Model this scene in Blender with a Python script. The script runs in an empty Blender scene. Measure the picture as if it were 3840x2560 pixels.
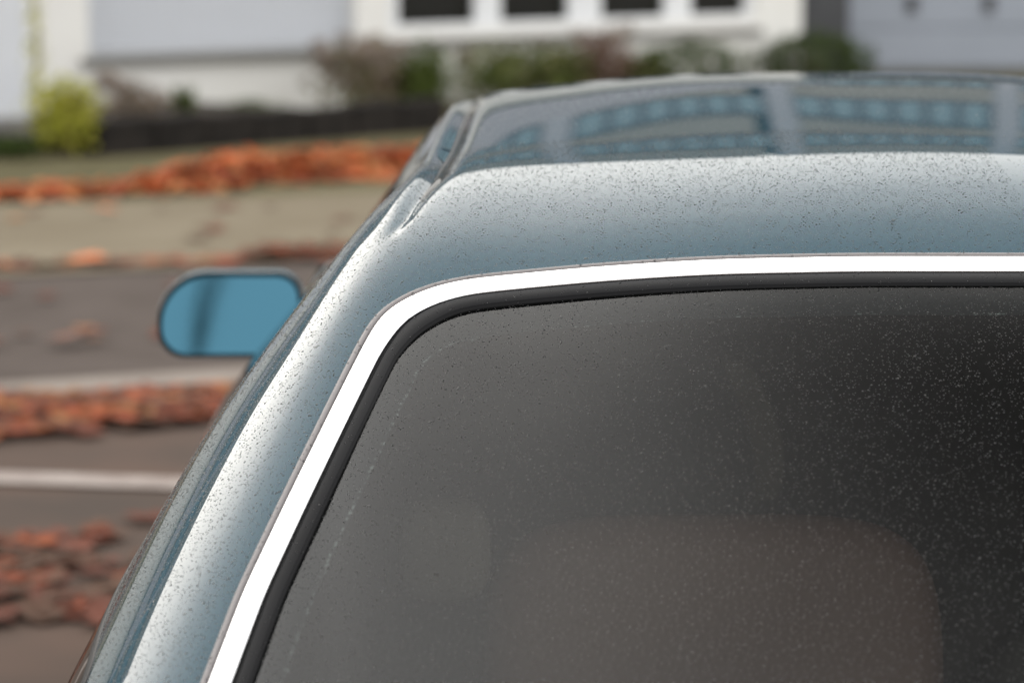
import bpy, math, random
import numpy as np
R = math.radians
random.seed(7)
rng = np.random.default_rng(11)
scene = bpy.context.scene

# ------------------------------------------------------------------ camera, sky, sun, exposure
CAM = np.array([-.44, -3.0, 1.8])          # photographer standing behind the car
PITCH = math.atan(1269 / 7500)
cam = bpy.data.cameras.new('camera')
cam.lens, cam.sensor_width = 114.8, 36.0
cam.clip_start, cam.clip_end = .05, 3000
cam.dof.use_dof = True
cam.dof.focus_distance = 3.02
cam.dof.aperture_fstop = 5.2
cam.dof.aperture_blades = 9
camo = bpy.data.objects.new('camera', cam)
camo.location = CAM
camo.rotation_euler = (R(90) - PITCH, 0, 0)
scene.collection.objects.link(camo)
scene.camera = camo

SUN_EL, SUN_AZ = 24, -20                   # ahead and to the left, behind thin rain cloud
w = bpy.data.worlds.new('World'); scene.world = w; w.use_nodes = True
nt = w.node_tree; nt.nodes.clear()
sky = nt.nodes.new('ShaderNodeTexSky'); sky.sky_type = 'NISHITA'; sky.sun_disc = False
sky.sun_elevation = R(SUN_EL); sky.sun_rotation = R(SUN_AZ)
sky.air_density = 1.0; sky.dust_density = 6.0; sky.ozone_density = 1.0
hsv = nt.nodes.new('ShaderNodeHueSaturation'); hsv.inputs['Saturation'].default_value = .45
cloud = nt.nodes.new('ShaderNodeTexNoise'); cloud.inputs['Scale'].default_value = 2.2
cloud.inputs['Detail'].default_value = 5; cloud.inputs['Roughness'].default_value = .5
cmap = nt.nodes.new('ShaderNodeMapping'); cmap.inputs['Scale'].default_value = (1, 1, 2.6)
tc = nt.nodes.new('ShaderNodeTexCoord')
cr = nt.nodes.new('ShaderNodeValToRGB')
cr.color_ramp.elements[0].position = .30; cr.color_ramp.elements[0].color = (12.2, 12.2, 12.1, 1)
cr.color_ramp.elements[1].position = .70; cr.color_ramp.elements[1].color = (17.8, 17.5, 16.9, 1)
cm = nt.nodes.new('ShaderNodeMixRGB'); cm.inputs[0].default_value = .74
bg = nt.nodes.new('ShaderNodeBackground'); bg.inputs['Strength'].default_value = .12
wo = nt.nodes.new('ShaderNodeOutputWorld')
L = nt.links.new
L(tc.outputs['Generated'], cmap.inputs[0]); L(cmap.outputs[0], cloud.inputs['Vector'])
L(cloud.outputs['Fac'], cr.inputs[0]); L(sky.outputs[0], hsv.inputs['Color'])
L(hsv.outputs[0], cm.inputs[1]); L(cr.outputs[0], cm.inputs[2])
sz = nt.nodes.new('ShaderNodeSeparateXYZ'); L(tc.outputs['Generated'], sz.inputs[0])
hz = nt.nodes.new('ShaderNodeMapRange'); hz.inputs[1].default_value = -.03; hz.inputs[2].default_value = 0; hz.inputs[3].default_value = .03
L(sz.outputs[2], hz.inputs[0])
below = nt.nodes.new('ShaderNodeMixRGB'); below.blend_type = 'MULTIPLY'; below.inputs[0].default_value = 1   # under the horizon there is only dark earth
L(cm.outputs[0], below.inputs[1]); L(hz.outputs[0], below.inputs[2])
L(below.outputs[0], bg.inputs['Color']); L(bg.outputs[0], wo.inputs['Surface'])
sl = bpy.data.lights.new('sun', 'SUN'); sl.energy = .5; sl.angle = R(100); sl.color = (1, .95, .87)
so = bpy.data.objects.new('sun', sl); scene.collection.objects.link(so)
so.rotation_euler = (R(90 - SUN_EL), 0, R(180 - SUN_AZ))
scene.view_settings.view_transform = 'Standard'; scene.view_settings.look = 'None'
scene.view_settings.exposure = 0.4; scene.view_settings.gamma = 1.0
scene.view_settings.use_curve_mapping = False
scene.cycles.use_denoising = True
scene.cycles.denoising_prefilter = 'ACCURATE'
w.cycles.sampling_method = 'MANUAL'; w.cycles.sample_map_resolution = 1024
scene.cycles.max_bounces = 10
scene.cycles.transparent_max_bounces = 16
scene.cycles.caustics_refractive = False
scene.cycles.caustics_reflective = False
scene.cycles.sample_clamp_indirect = 4
scene.cycles.use_adaptive_sampling = False

# ------------------------------------------------------------------ helpers
def lin(r, g, b):
    f = lambda c: (c / 255 / 12.92) if c <= 10 else ((c / 255 + .055) / 1.055) ** 2.4
    return (f(r), f(g), f(b), 1)

def newmat(name):
    m = bpy.data.materials.new(name); m.use_nodes = True
    n = m.node_tree; n.nodes.clear()
    o = n.nodes.new('ShaderNodeOutputMaterial')
    return m, n, o

def mat(name, col, rough=.7, metal=0., spec=.5, noise=None, bump=None, col2=None, nlo=.35, nhi=.65):
    """principled material; noise=(scale, detail) mixes towards col2; bump=(scale, strength, distance)"""
    m, n, o = newmat(name)
    p = n.nodes.new('ShaderNodeBsdfPrincipled')
    c = tuple(col) if len(col) == 4 else (*col, 1)
    p.inputs['Base Color'].default_value = c
    p.inputs['Roughness'].default_value = rough; p.inputs['Metallic'].default_value = metal
    p.inputs['Specular IOR Level'].default_value = spec
    t = None
    if noise or bump:
        t = n.nodes.new('ShaderNodeTexCoord')
    if noise:
        x = n.nodes.new('ShaderNodeTexNoise'); x.inputs['Scale'].default_value = noise[0]; x.inputs['Detail'].default_value = noise[1]
        r = n.nodes.new('ShaderNodeMapRange'); r.inputs[1].default_value = nlo; r.inputs[2].default_value = nhi
        k = n.nodes.new('ShaderNodeMixRGB'); k.inputs[1].default_value = c
        k.inputs[2].default_value = tuple(col2) if len(col2) == 4 else (*col2, 1)
        n.links.new(t.outputs['Object'], x.inputs['Vector']); n.links.new(x.outputs['Fac'], r.inputs[0])
        n.links.new(r.outputs[0], k.inputs[0]); n.links.new(k.outputs[0], p.inputs['Base Color'])
    if bump:
        x = n.nodes.new('ShaderNodeTexNoise'); x.inputs['Scale'].default_value = bump[0]; x.inputs['Detail'].default_value = 4
        b = n.nodes.new('ShaderNodeBump'); b.inputs['Strength'].default_value = bump[1]; b.inputs['Distance'].default_value = bump[2]
        n.links.new(t.outputs['Object'], x.inputs['Vector']); n.links.new(x.outputs['Fac'], b.inputs['Height'])
        n.links.new(b.outputs[0], p.inputs['Normal'])
    n.links.new(p.outputs[0], o.inputs[0])
    return m

def attr_mat(name, rough=.6, spec=.3, translucent=0.):
    """own colour of each leaf comes from the mesh's colour attribute"""
    m, n, o = newmat(name)
    p = n.nodes.new('ShaderNodeBsdfPrincipled'); a = n.nodes.new('ShaderNodeAttribute'); a.attribute_name = 'leaf_colour'
    p.inputs['Roughness'].default_value = rough; p.inputs['Specular IOR Level'].default_value = spec
    n.links.new(a.outputs['Color'], p.inputs['Base Color'])
    if translucent:
        t = n.nodes.new('ShaderNodeBsdfTranslucent'); k = n.nodes.new('ShaderNodeMixShader'); k.inputs[0].default_value = translucent
        n.links.new(a.outputs['Color'], t.inputs['Color'])
        n.links.new(p.outputs[0], k.inputs[1]); n.links.new(t.outputs[0], k.inputs[2]); n.links.new(k.outputs[0], o.inputs[0])
    else:
        n.links.new(p.outputs[0], o.inputs[0])
    return m

# Fresnel reflectance of a dielectric as a polarising lens filter passes it: the s-polarised share
# counts only as far as it lines up with the filter's axis (a fixed direction in the world).
POL_AXIS = (math.sin(R(11)), 0, math.cos(R(11)))
def fresnel_group(ior, floor):
    g = bpy.data.node_groups.new('polarised_fresnel', 'ShaderNodeTree')
    g.interface.new_socket('Fac', in_out='OUTPUT', socket_type='NodeSocketFloat')
    g.interface.new_socket('Curvature', in_out='INPUT', socket_type='NodeSocketFloat')
    g.interface.new_socket('Normal', in_out='OUTPUT', socket_type='NodeSocketVector')
    N, K = g.nodes.new, g.links.new
    geo = N('ShaderNodeNewGeometry'); out = N('NodeGroupOutput'); gin = N('NodeGroupInput'); tco = N('ShaderNodeTexCoord')
    def M(op, a, b=None, c=None):
        x = N('ShaderNodeMath'); x.operation = op
        for i, v in enumerate((a, b, c)):
            if v is None: continue
            if isinstance(v, (int, float)): x.inputs[i].default_value = v
            else: K(v, x.inputs[i])
        return x.outputs[0]
    def V(op, a, b, o=0):
        x = N('ShaderNodeVectorMath'); x.operation = op
        for i, v in enumerate((a, b)):
            if v is None: continue
            if isinstance(v, tuple): x.inputs[i].default_value = v
            else: K(v, x.inputs[i])
        return x.outputs[o]
    # sideways bulge of a bent pane: the normal leans outwards in proportion to the distance from the centre line
    sx = N('ShaderNodeSeparateXYZ'); K(tco.outputs['Object'], sx.inputs[0])
    cx_ = N('ShaderNodeCombineXYZ'); K(M('MULTIPLY', sx.outputs[0], gin.outputs[0]), cx_.inputs[0])
    n, i = V('NORMALIZE', V('ADD', geo.outputs['Normal'], cx_.outputs[0]), None), geo.outputs['Incoming']
    K(n, out.inputs[1])
    ci = M('MAXIMUM', M('ABSOLUTE', V('DOT_PRODUCT', n, i, 1)), .001)
    ct = M('SQRT', M('SUBTRACT', 1, M('DIVIDE', M('SUBTRACT', 1, M('MULTIPLY', ci, ci)), ior * ior)))
    rs = M('POWER', M('DIVIDE', M('SUBTRACT', M('MULTIPLY', ct, ior), ci), M('ADD', ci, M('MULTIPLY', ct, ior))), 2)
    rp = M('POWER', M('ABSOLUTE', M('DIVIDE', M('SUBTRACT', M('MULTIPLY', ci, ior), ct), M('ADD', M('MULTIPLY', ci, ior), ct))), 2)
    s = V('NORMALIZE', V('CROSS_PRODUCT', n, i), None)
    a = M('POWER', M('ABSOLUTE', V('DOT_PRODUCT', s, POL_AXIS, 1)), 2)
    a = M('MULTIPLY_ADD', a, 1 - floor, floor)                      # no filter is perfect
    f = M('ADD', M('MULTIPLY', rs, a), M('MULTIPLY', rp, M('SUBTRACT', 1, a)))
    K(f, out.inputs[0])
    return g
FG = fresnel_group(1.52, .012)
FG_PAINT = fresnel_group(1.52, .13)

def coated(name, base_col, metal=.0, base_rough=.45, coat_rough=.02, fac=1.0, transparent=None, flake=False, spec=0., curve=0., group=None):
    m, n, o = newmat(name)
    if transparent:
        b = n.nodes.new('ShaderNodeBsdfTransparent'); b.inputs[0].default_value = (*transparent, 1)
    else:
        b = n.nodes.new('ShaderNodeBsdfPrincipled'); b.inputs['Base Color'].default_value = (*base_col, 1)
        b.inputs['Metallic'].default_value = metal; b.inputs['Roughness'].default_value = base_rough
        b.inputs['Specular IOR Level'].default_value = spec
        if flake:
            t = n.nodes.new('ShaderNodeTexCoord'); v = n.nodes.new('ShaderNodeTexVoronoi'); v.inputs['Scale'].default_value = 2600
            k = n.nodes.new('ShaderNodeMixRGB'); k.inputs[0].default_value = .18
            k.inputs[1].default_value = (*base_col, 1); k.blend_type = 'OVERLAY'
            n.links.new(t.outputs['Object'], v.inputs['Vector']); n.links.new(v.outputs['Color'], k.inputs[2])
            n.links.new(k.outputs[0], b.inputs['Base Color'])
    g = n.nodes.new('ShaderNodeBsdfGlossy'); g.inputs['Roughness'].default_value = coat_rough
    f = n.nodes.new('ShaderNodeGroup'); f.node_tree = group or FG; f.inputs[0].default_value = curve
    n.links.new(f.outputs[1], g.inputs['Normal'])
    mm = n.nodes.new('ShaderNodeMath'); mm.operation = 'MULTIPLY'; mm.inputs[1].default_value = fac; mm.use_clamp = True
    k = n.nodes.new('ShaderNodeMixShader')
    n.links.new(f.outputs[0], mm.inputs[0]); n.links.new(mm.outputs[0], k.inputs[0])
    n.links.new(b.outputs[0], k.inputs[1]); n.links.new(g.outputs[0], k.inputs[2]); n.links.new(k.outputs[0], o.inputs[0])
    return m

def tag(o, label=None, cat=None, group=None, kind=None):
    if label: o['label'] = label
    if cat: o['category'] = cat
    if group: o['group'] = group
    if kind: o['kind'] = kind
    return o

def link(o, parent=None):
    scene.collection.objects.link(o)
    if parent: o.parent = parent
    return o

def empty(name, loc=(0, 0, 0), rz=0.):
    o = bpy.data.objects.new(name, None); o.location = loc; o.rotation_euler = (0, 0, rz); o.empty_display_size = .1
    return link(o)

def mesh(name, v, f, m, parent=None, smooth=False, colours=None):
    me = bpy.data.meshes.new(name)
    v = np.asarray(v, dtype=np.float32).reshape(-1, 3)
    if isinstance(f, np.ndarray) and f.ndim == 2:
        nf, k = f.shape
        me.vertices.add(len(v)); me.vertices.foreach_set('co', v.ravel())
        me.loops.add(nf * k); me.loops.foreach_set('vertex_index', f.astype(np.int32).ravel())
        me.polygons.add(nf)
        me.polygons.foreach_set('loop_start', np.arange(nf, dtype=np.int32) * k)
        me.update(calc_edges=True); me.validate()
    else:
        me.from_pydata(v.tolist(), [], [list(map(int, q)) for q in f]); me.update()
    if smooth:
        me.polygons.foreach_set('use_smooth', np.ones(len(me.polygons), dtype=bool))
    if colours is not None:
        a = me.color_attributes.new('leaf_colour', 'FLOAT_COLOR', 'POINT')
        c = np.ones((len(v), 4), dtype=np.float32); c[:, :3] = colours
        a.data.foreach_set('color', c.ravel())
    me.materials.append(m)
    return link(bpy.data.objects.new(name, me), parent)

class MB:
    def __init__(s): s.v, s.f = [], []
    def add(s, v, f):
        k = len(s.v); s.v += [tuple(map(float, p)) for p in v]; s.f += [[i + k for i in q] for q in f]
    def box(s, x0, x1, y0, y1, z0, z1):
        s.add([(x0, y0, z0), (x1, y0, z0), (x1, y1, z0), (x0, y1, z0), (x0, y0, z1), (x1, y0, z1), (x1, y1, z1), (x0, y1, z1)],
              [(0, 3, 2, 1), (4, 5, 6, 7), (0, 1, 5, 4), (1, 2, 6, 5), (2, 3, 7, 6), (3, 0, 4, 7)]); return s
    def bbox(s, x0, x1, y0, y1, z0, z1, b=.01):      # box with its edges chamfered
        xs, ys, zs = (x0, x1), (y0, y1), (z0, z1)
        v = []; idx = {}
        for i in (0, 1):
            for j in (0, 1):
                for k in (0, 1):
                    sx, sy, sz = (1, -1)[i], (1, -1)[j], (1, -1)[k]
                    for a in range(3):
                        p = [xs[i] + sx * b, ys[j] + sy * b, zs[k] + sz * b]
                        p[a] = (xs[i], ys[j], zs[k])[a]
                        idx[i, j, k, a] = len(v); v.append(p)
        f = []
        for a, (b1, b2) in ((0, (1, 2)), (1, (0, 2)), (2, (0, 1))):
            for e in (0, 1):
                q = []
                for u, w_ in ((0, 0), (1, 0), (1, 1), (0, 1)):
                    c = [0, 0, 0]; c[a] = e; c[b1] = u; c[b2] = w_; q.append(idx[(*c, a)])
                f.append(q)
        for a in range(3):
            b1, b2 = [k for k in range(3) if k != a]
            for u in (0, 1):
                for w_ in (0, 1):
                    c0 = [0, 0, 0]; c0[b1] = u; c0[b2] = w_; c1 = list(c0); c1[a] = 1
                    f.append([idx[(*c0, b1)], idx[(*c1, b1)], idx[(*c1, b2)], idx[(*c0, b2)]])
        for i in (0, 1):
            for j in (0, 1):
                for k in (0, 1): f.append([idx[i, j, k, a] for a in range(3)])
        s.add(v, f); return s
    def tube(s, pts, rad, n=8):
        pts = [np.array(p, float) for p in pts]; k = len(s.v)
        rad = rad if hasattr(rad, '__len__') else [rad] * len(pts)
        for i, p in enumerate(pts):
            t = pts[min(i + 1, len(pts) - 1)] - pts[max(i - 1, 0)]; t = t / (np.linalg.norm(t) + 1e-9)
            a = np.cross(t, (0, 0, 1) if abs(t[2]) < .9 else (1, 0, 0)); a /= np.linalg.norm(a); b = np.cross(t, a)
            for j in range(n):
                q = p + rad[i] * (math.cos(2 * math.pi * j / n) * a + math.sin(2 * math.pi * j / n) * b); s.v.append(tuple(q))
        for i in range(len(pts) - 1):
            for j in range(n):
                s.f.append([k + i * n + j, k + i * n + (j + 1) % n, k + (i + 1) * n + (j + 1) % n, k + (i + 1) * n + j])
        s.f.append([k + j for j in range(n)][::-1]); s.f.append([k + (len(pts) - 1) * n + j for j in range(n)]); return s
    def build(s, name, m, parent=None, smooth=False): return mesh(name, s.v, s.f, m, parent, smooth)

# ------------------------------------------------------------------ the ground
def gz(y):                                   # level by the car, then the street falls away towards the houses
    d = y + 3.0
    return -.04 * min(max(d - 9.0, 0), 15.0)
def gza(y): return -.04 * np.clip(np.asarray(y) + 3 - 9.0, 0, 15.0)
def spot(px, row):                           # where a line of sight meets the ground
    a = (px - 1176) / 7500; t = (row + 485) / 7500
    lo, hi = 3.0, 60.0
    for _ in range(50):
        d = (lo + hi) / 2
        if 1.8 - t * d > gz(d - 3): lo = d
        else: hi = d
    return np.array([CAM[0] + a * d, d - 3, gz(d - 3)])

M_ground = mat('ground_earth', (.05, .043, .033), .95, spec=.04, noise=(1.3, 5), col2=(.075, .065, .05), bump=(30, .5, .02))
M_asphalt = mat('wet_asphalt', (.070, .057, .050), .95, spec=.04, noise=(3, 6), col2=(.090, .074, .066), bump=(160, .5, .004))
M_parking = mat('parking_paving', (.070, .056, .048), .95, spec=.04, noise=(1.6, 6), col2=(.104, .072, .058), bump=(90, .5, .004))
M_pave = mat('sidewalk_paving', (.150, .125, .088), .95, spec=.04, noise=(1.6, 5), col2=(.185, .158, .115), bump=(60, .4, .003))
M_verge = mat('verge_soil', (.085, .076, .042), .95, spec=.04, noise=(3.5, 5), col2=(.135, .12, .07), bump=(40, .8, .02))
M_line = mat('road_paint', (.33, .29, .265), .95, spec=.04, noise=(9, 5), col2=(.26, .22, .20), bump=(120, .3, .002))
M_kerb = mat('kerb_concrete', (.19, .162, .142), .95, spec=.04, noise=(6, 5), col2=(.235, .205, .18), bump=(60, .4, .003))

ys = np.concatenate([np.linspace(-300, 5, 8), np.linspace(6, 21, 31), np.linspace(22, 900, 12)])
v, f = [], []
for y in ys:
    for x in (-600, 600): v.append((x, y, gz(y) - .05))
for i in range(len(ys) - 1): f.append((2 * i, 2 * i + 1, 2 * i + 3, 2 * i + 2))
tag(mesh('ground', v, f, M_ground), kind='structure')

ST = np.array([.906, .423])                  # the street's direction: it runs off to the right, away from us
def band(name, p0, p1, m, lift, kind='structure', a0=-40, a1=60, n=60):
    """a sheet between two street lines through the ground points p0 (near) and p1 (far)"""
    v, f = [], []
    ns = 8 if np.linalg.norm(p1[:2] - p0[:2]) < 10 else 60
    for k in range(n + 1):
        for j in range(ns + 1):
            b = p0[:2] + (p1[:2] - p0[:2]) * j / ns + ST * (a0 + (a1 - a0) * k / n)
            v.append((b[0], b[1], gz(b[1]) + lift))
    for k in range(n):
        for j in range(ns):
            a = k * (ns + 1) + j; f.append((a, a + ns + 1, a + ns + 2, a + 1))
    return tag(mesh(name, v, f, m), kind=kind)
L1 = spot(275, 884)                          # pale kerb line between road and car park
L2 = spot(400, 612)                          # road / sidewalk
L3 = spot(400, 452)                          # sidewalk / verge
nrm = np.array([-ST[1], ST[0]])
def off(p, d): return np.array([p[0] + nrm[0] * d, p[1] + nrm[1] * d])
band('parking_ground', off(L1, -40), off(L1, -.16), M_parking, 0)
band('road', off(L1, .0), off(L2, .0), M_asphalt, -.004)
kb = MB()
band('pavement', off(L2, .002), off(L3, .0), M_pave, .004)
band('verge', off(L3, .002), off(L3, 9), M_verge, 0)
def ribbon_line(name, a, b, wd, m, lift, n=12):
    a, b = np.array(a[:2]), np.array(b[:2]); t = (b - a) / np.linalg.norm(b - a); q = np.array([-t[1], t[0]]) * wd / 2
    v, f = [], []
    for k in range(n + 1):
        p = a + (b - a) * k / n
        for s_ in (-1, 1): e = p + s_ * q; v.append((e[0], e[1], gz(e[1]) + lift))
    for k in range(n): f.append((2 * k, 2 * k + 1, 2 * k + 3, 2 * k + 2))
    return tag(mesh(name, v, f, m), kind='structure')
band('kerb_line', off(L1, -.14), off(L1, .14), M_kerb, .008)
ribbon_line('parking_line', spot(-900, 1082), spot(560, 1133), .135, M_line, .008)

# ------------------------------------------------------------------ leaves
LEAF = np.array([(0, -.5, 0), (.30, -.32, .03), (.50, .02, .07), (.24, .10, .02), (.20, .42, .05), (0, .55, .02), (-.20, .42, .06), (-.24, .10, .02), (-.50, .02, .05), (-.30, -.32, .03), (0, 0, -.015)])
LEAF_F = np.array([(10, i, (i + 1) % 10) for i in range(10)])
LEAF_COL = np.array([(.44, .115, .042), (.50, .160, .062), (.38, .092, .040), (.22, .070, .042), (.46, .21, .085), (.17, .088, .055)])
def rot_rand(n, tilt):
    a = rng.uniform(0, 2 * np.pi, n); bx, by = rng.normal(0, tilt, n), rng.normal(0, tilt, n)
    ca, sa = np.cos(a), np.sin(a); Z, O = np.zeros(n), np.ones(n)
    Rz = np.stack([np.stack([ca, -sa, Z], -1), np.stack([sa, ca, Z], -1), np.stack([Z, Z, O], -1)], 1)
    cx, sx = np.cos(bx), np.sin(bx)
    Rx = np.stack([np.stack([O, Z, Z], -1), np.stack([Z, cx, -sx], -1), np.stack([Z, sx, cx], -1)], 1)
    cy, sy = np.cos(by), np.sin(by)
    Ry = np.stack([np.stack([cy, Z, sy], -1), np.stack([Z, O, Z], -1), np.stack([-sy, Z, cy], -1)], 1)
    return Rx @ Ry @ Rz
def scatter(shape, faces, pos, size, tilt, cols, rots=None):
    n = len(pos); Rm = rot_rand(n, tilt) if rots is None else rots
    v = np.einsum('nij,kj->nki', Rm, shape) * np.asarray(size)[:, None, None] + np.asarray(pos)[:, None, :]
    k = len(shape)
    f = (faces[None] + (np.arange(n) * k)[:, None, None]).reshape(-1, faces.shape[1])
    return v.reshape(-1, 3), f, np.repeat(cols, k, axis=0)
M_leaf = attr_mat('autumn_leaf', .7, .08, .15)
def pick_cols(n, wts): return LEAF_COL[rng.choice(6, n, p=np.array(wts) / sum(wts))] * rng.uniform(.75, 1.2, (n, 1))
def along(p, q, n, wid, hgt=0.):
    t = rng.uniform(0, 1, n); p, q = np.array(p[:2]), np.array(q[:2])
    d = (q - p) / np.linalg.norm(q - p); o = np.array([-d[1], d[0]])
    r = np.clip(rng.normal(0, .5, n), -1.3, 1.3)
    xy = p + (q - p) * t[:, None] + o * (r * wid)[:, None]
    z = gza(xy[:, 1]) + .012 + hgt * np.exp(-2 * r * r) * rng.uniform(0, 1, n) ** .7
    return np.column_stack([xy, z])
def litter(name, pos, size, tilt, wts, wet=1.0):
    n = len(pos); v, f, c = scatter(LEAF, LEAF_F, pos, rng.uniform(size[0], size[1], n), tilt, pick_cols(n, wts) * wet)
    return tag(mesh(name, v, f, M_leaf, colours=c), kind='stuff')
litter('leaf_pile', np.concatenate([along(spot(520, 398), spot(980, 378), 1900, .55, .10), along(spot(420, 418), spot(640, 392), 500, .30, .10), along(spot(-700, 480), spot(520, 425), 1100, .22, .03)]),
       (.08, .17), .26, (5, 4, 3, 2, 3.5, 2.2))
litter('fallen_leaves', np.concatenate([
    along(spot(-600, 985), spot(640, 935), 800, .30, .008), along(spot(-300, 620), spot(900, 585), 90, .10, 0),
    along(spot(580, 588), spot(860, 572), 90, .12, .02)]), (.09, .17), .10, (1.4, .6, 3, 5, 1.2, 5), .60)
xs = []
for k in range(430):
    px = random.uniform(-300, 700); xs.append(spot(px, random.uniform(1130, 1700)))
for k in range(60):
    xs.append(spot(random.uniform(-200, 750), random.uniform(640, 860)))
for k in range(60):
    xs.append(spot(random.uniform(-200, 900), random.uniform(470, 590)))
xs = np.array(xs)
keep = np.array([math.sin(p[0] * 1.7 + 1.1) * math.cos(p[1] * 3.4 + .4) + .4 * math.sin(p[0] * 4 + p[1] * 5) > random.uniform(-.5, 1.0) for p in xs])
xs = xs[keep]; xs[:, 2] += .014
litter('scattered_leaves', xs, (.08, .15), .05, (.3, .1, 2, 6, .3, 6), .55)

# ------------------------------------------------------------------ white house across the street
M_render = mat('white_render', (.83, .82, .79), .85, noise=(2.5, 6), col2=(.79, .775, .745), bump=(150, .4, .003))
M_slat = mat('shutter_lacquer', (.64, .66, .70), .5)
M_sill = mat('sill_metal', (.19, .185, .175), .5)
M_white = mat('window_lacquer', (.78, .79, .81), .35)
M_curtain = mat('dark_curtain', (.06, .06, .06), .9)
M_pane = coated('window_pane', (0, 0, 0), fac=.7, transparent=(.55, .57, .57))
M_roofing = mat('roof_felt', (.10, .10, .10), .9, noise=(8, 4), col2=(.14, .14, .14))
M_dark = mat('dark_interior', (.02, .02, .02), .9)
HZ = math.atan2(ST[1], ST[0])
h = empty('white_house', (-2.65, 21.5, -.60), HZ)
tag(h, 'low white rendered house with a roller shutter and a four paned window', 'house')
m = MB(); T = .32
m.box(-9, -1.0, 0, T, 0, 3.2); m.box(-1.0, 1.13, 0, T, 0, .45); m.box(-1.0, 1.13, 0, T, 1.95, 3.2)
m.box(1.13, 1.40, 0, T, 0, 3.2); m.box(1.40, 4.62, 0, T, 0, .57); m.box(1.40, 4.62, 0, T, 1.98, 3.2)
m.box(4.62, 5.04, 0, 8, 0, 3.2); m.box(-9, 4.62, 7.7, 8, 0, 3.2); m.box(-9.3, -9, 0, 8, 0, 3.2)
m.build('wall', M_render, h)
M_tile = mat('grey_roof_tile', (.21, .20, .215), .8, spec=.1, noise=(5, 4), col2=(.26, .25, .265))
M_batten = mat('tile_joint', (.20, .23, .22), .8)
rf = mesh('roof', [(-9.5, -.3, 3.2), (5.3, -.3, 3.2), (5.3, 4, 4.28), (-9.5, 4, 4.28), (-9.5, 8.3, 3.2), (5.3, 8.3, 3.2)], [(0, 1, 2, 3), (3, 2, 5, 4), (0, 3, 4), (1, 5, 2), (0, 4, 5, 1)], M_batten, h)
tme = None; ru = np.array((0, 4.3, 1.08)); rl = np.linalg.norm(ru)
for r_ in range(7):                                  # large roofing panels lapped up the slope
    for c_ in range(20):
        if tme is None:
            m = MB(); m.bbox(.02, .72, 0, .60, .012, .04, .006); o = m.build('tile', M_tile, rf); tme = o.data
        else: o = link(bpy.data.objects.new('tile', tme), rf)
        o.location = (-9.5 + .74 * c_, -.3 + ru[1] / rl * .632 * r_, 3.2 + ru[2] / rl * .632 * r_); o.rotation_euler = (math.atan2(1.08, 4.3), 0, 0)
m = MB(); m.box(-9, 4.6, .9, .95, 0, 3.2); m.build('inner_wall', M_dark, h)
sh = mesh('roller_shutter', [(-1.0, .16, .45), (1.13, .16, .45), (1.13, .16, 1.95), (-1.0, .16, 1.95)], [(0, 1, 2, 3)], M_slat, h)
sv = []; n_ = 6
for e in (-.998, 1.128):
    for k in range(n_): a = k / (n_ - 1); sv.append((e, .155 - .018 * math.sin(math.pi * a), .0345 * a))
sme = None
for k in range(40):
    if sme is None:
        o = mesh('slat', sv, [(i, i + n_, i + n_ + 1, i + 1) for i in range(n_ - 1)], M_slat, sh); sme = o.data
    else:
        o = link(bpy.data.objects.new('slat', sme), sh)
    o.location = (0, 0, .475 + .037 * k)
m = MB(); m.bbox(-1.06, 1.17, -.07, .15, .385, .452, .008); m.build('window_sill', M_sill, h)
m = MB(); m.bbox(1.34, 4.66, -.05, .10, .44, .50, .008); m.build('window_sill', M_sill, h)
wf = MB(); panes = [(1.50, 2.145), (2.37, 2.955), (3.245, 3.81), (4.05, 4.54)]
edges = [1.40] + [e for p in panes for e in p] + [4.62]
wf.bbox(1.40, 4.62, .05, .13, .572, .605, .006); wf.bbox(1.40, 4.62, .05, .13, 1.88, 1.978, .006)
for k in range(0, len(edges), 2): wf.bbox(edges[k], edges[k + 1], .052, .128, .605, 1.88, .006)
win = wf.build('window', M_white, h)
for a, b in panes:
    mesh('pane', [(a, .09, .605), (b, .09, .605), (b, .09, 1.88), (a, .09, 1.88)], [(0, 1, 2, 3)], M_pane, win)
    cv = []; nn = 40
    for k in range(nn + 1):
        x = a - .05 + (b - a + .1) * k / nn
        for zz in (.60, 1.9): cv.append((x, .22 + .025 * math.sin(k * 1.35), zz))
    mesh('curtain', cv, [(2 * k, 2 * k + 2, 2 * k + 3, 2 * k + 1) for k in range(nn)], M_curtain, win, True)

# porch at the far left and the climbing plant beside it
p = spot(28, 322)
M_porch = mat('porch_panel', (.66, .68, .72), .5, noise=(1.2, 3), col2=(.58, .60, .65))
po = empty('porch_panel', (p[0] + .10, p[1], p[2]), HZ)
tag(po, 'pale blue grey porch panel standing at the far left before the white house', 'porch')
m = MB(); m.bbox(-1.6, 0, 0, .12, 0, 2.3, .01); m.build('panel', M_porch, po)
m = MB(); m.bbox(-1.62, .02, -.02, .14, 2.3, 2.38, .01); m.build('cap', M_white, po)
m = MB(); m.bbox(-1.6, .01, -.03, -.002, 0, .18, .006); m.build('plinth', M_sill, po)

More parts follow.
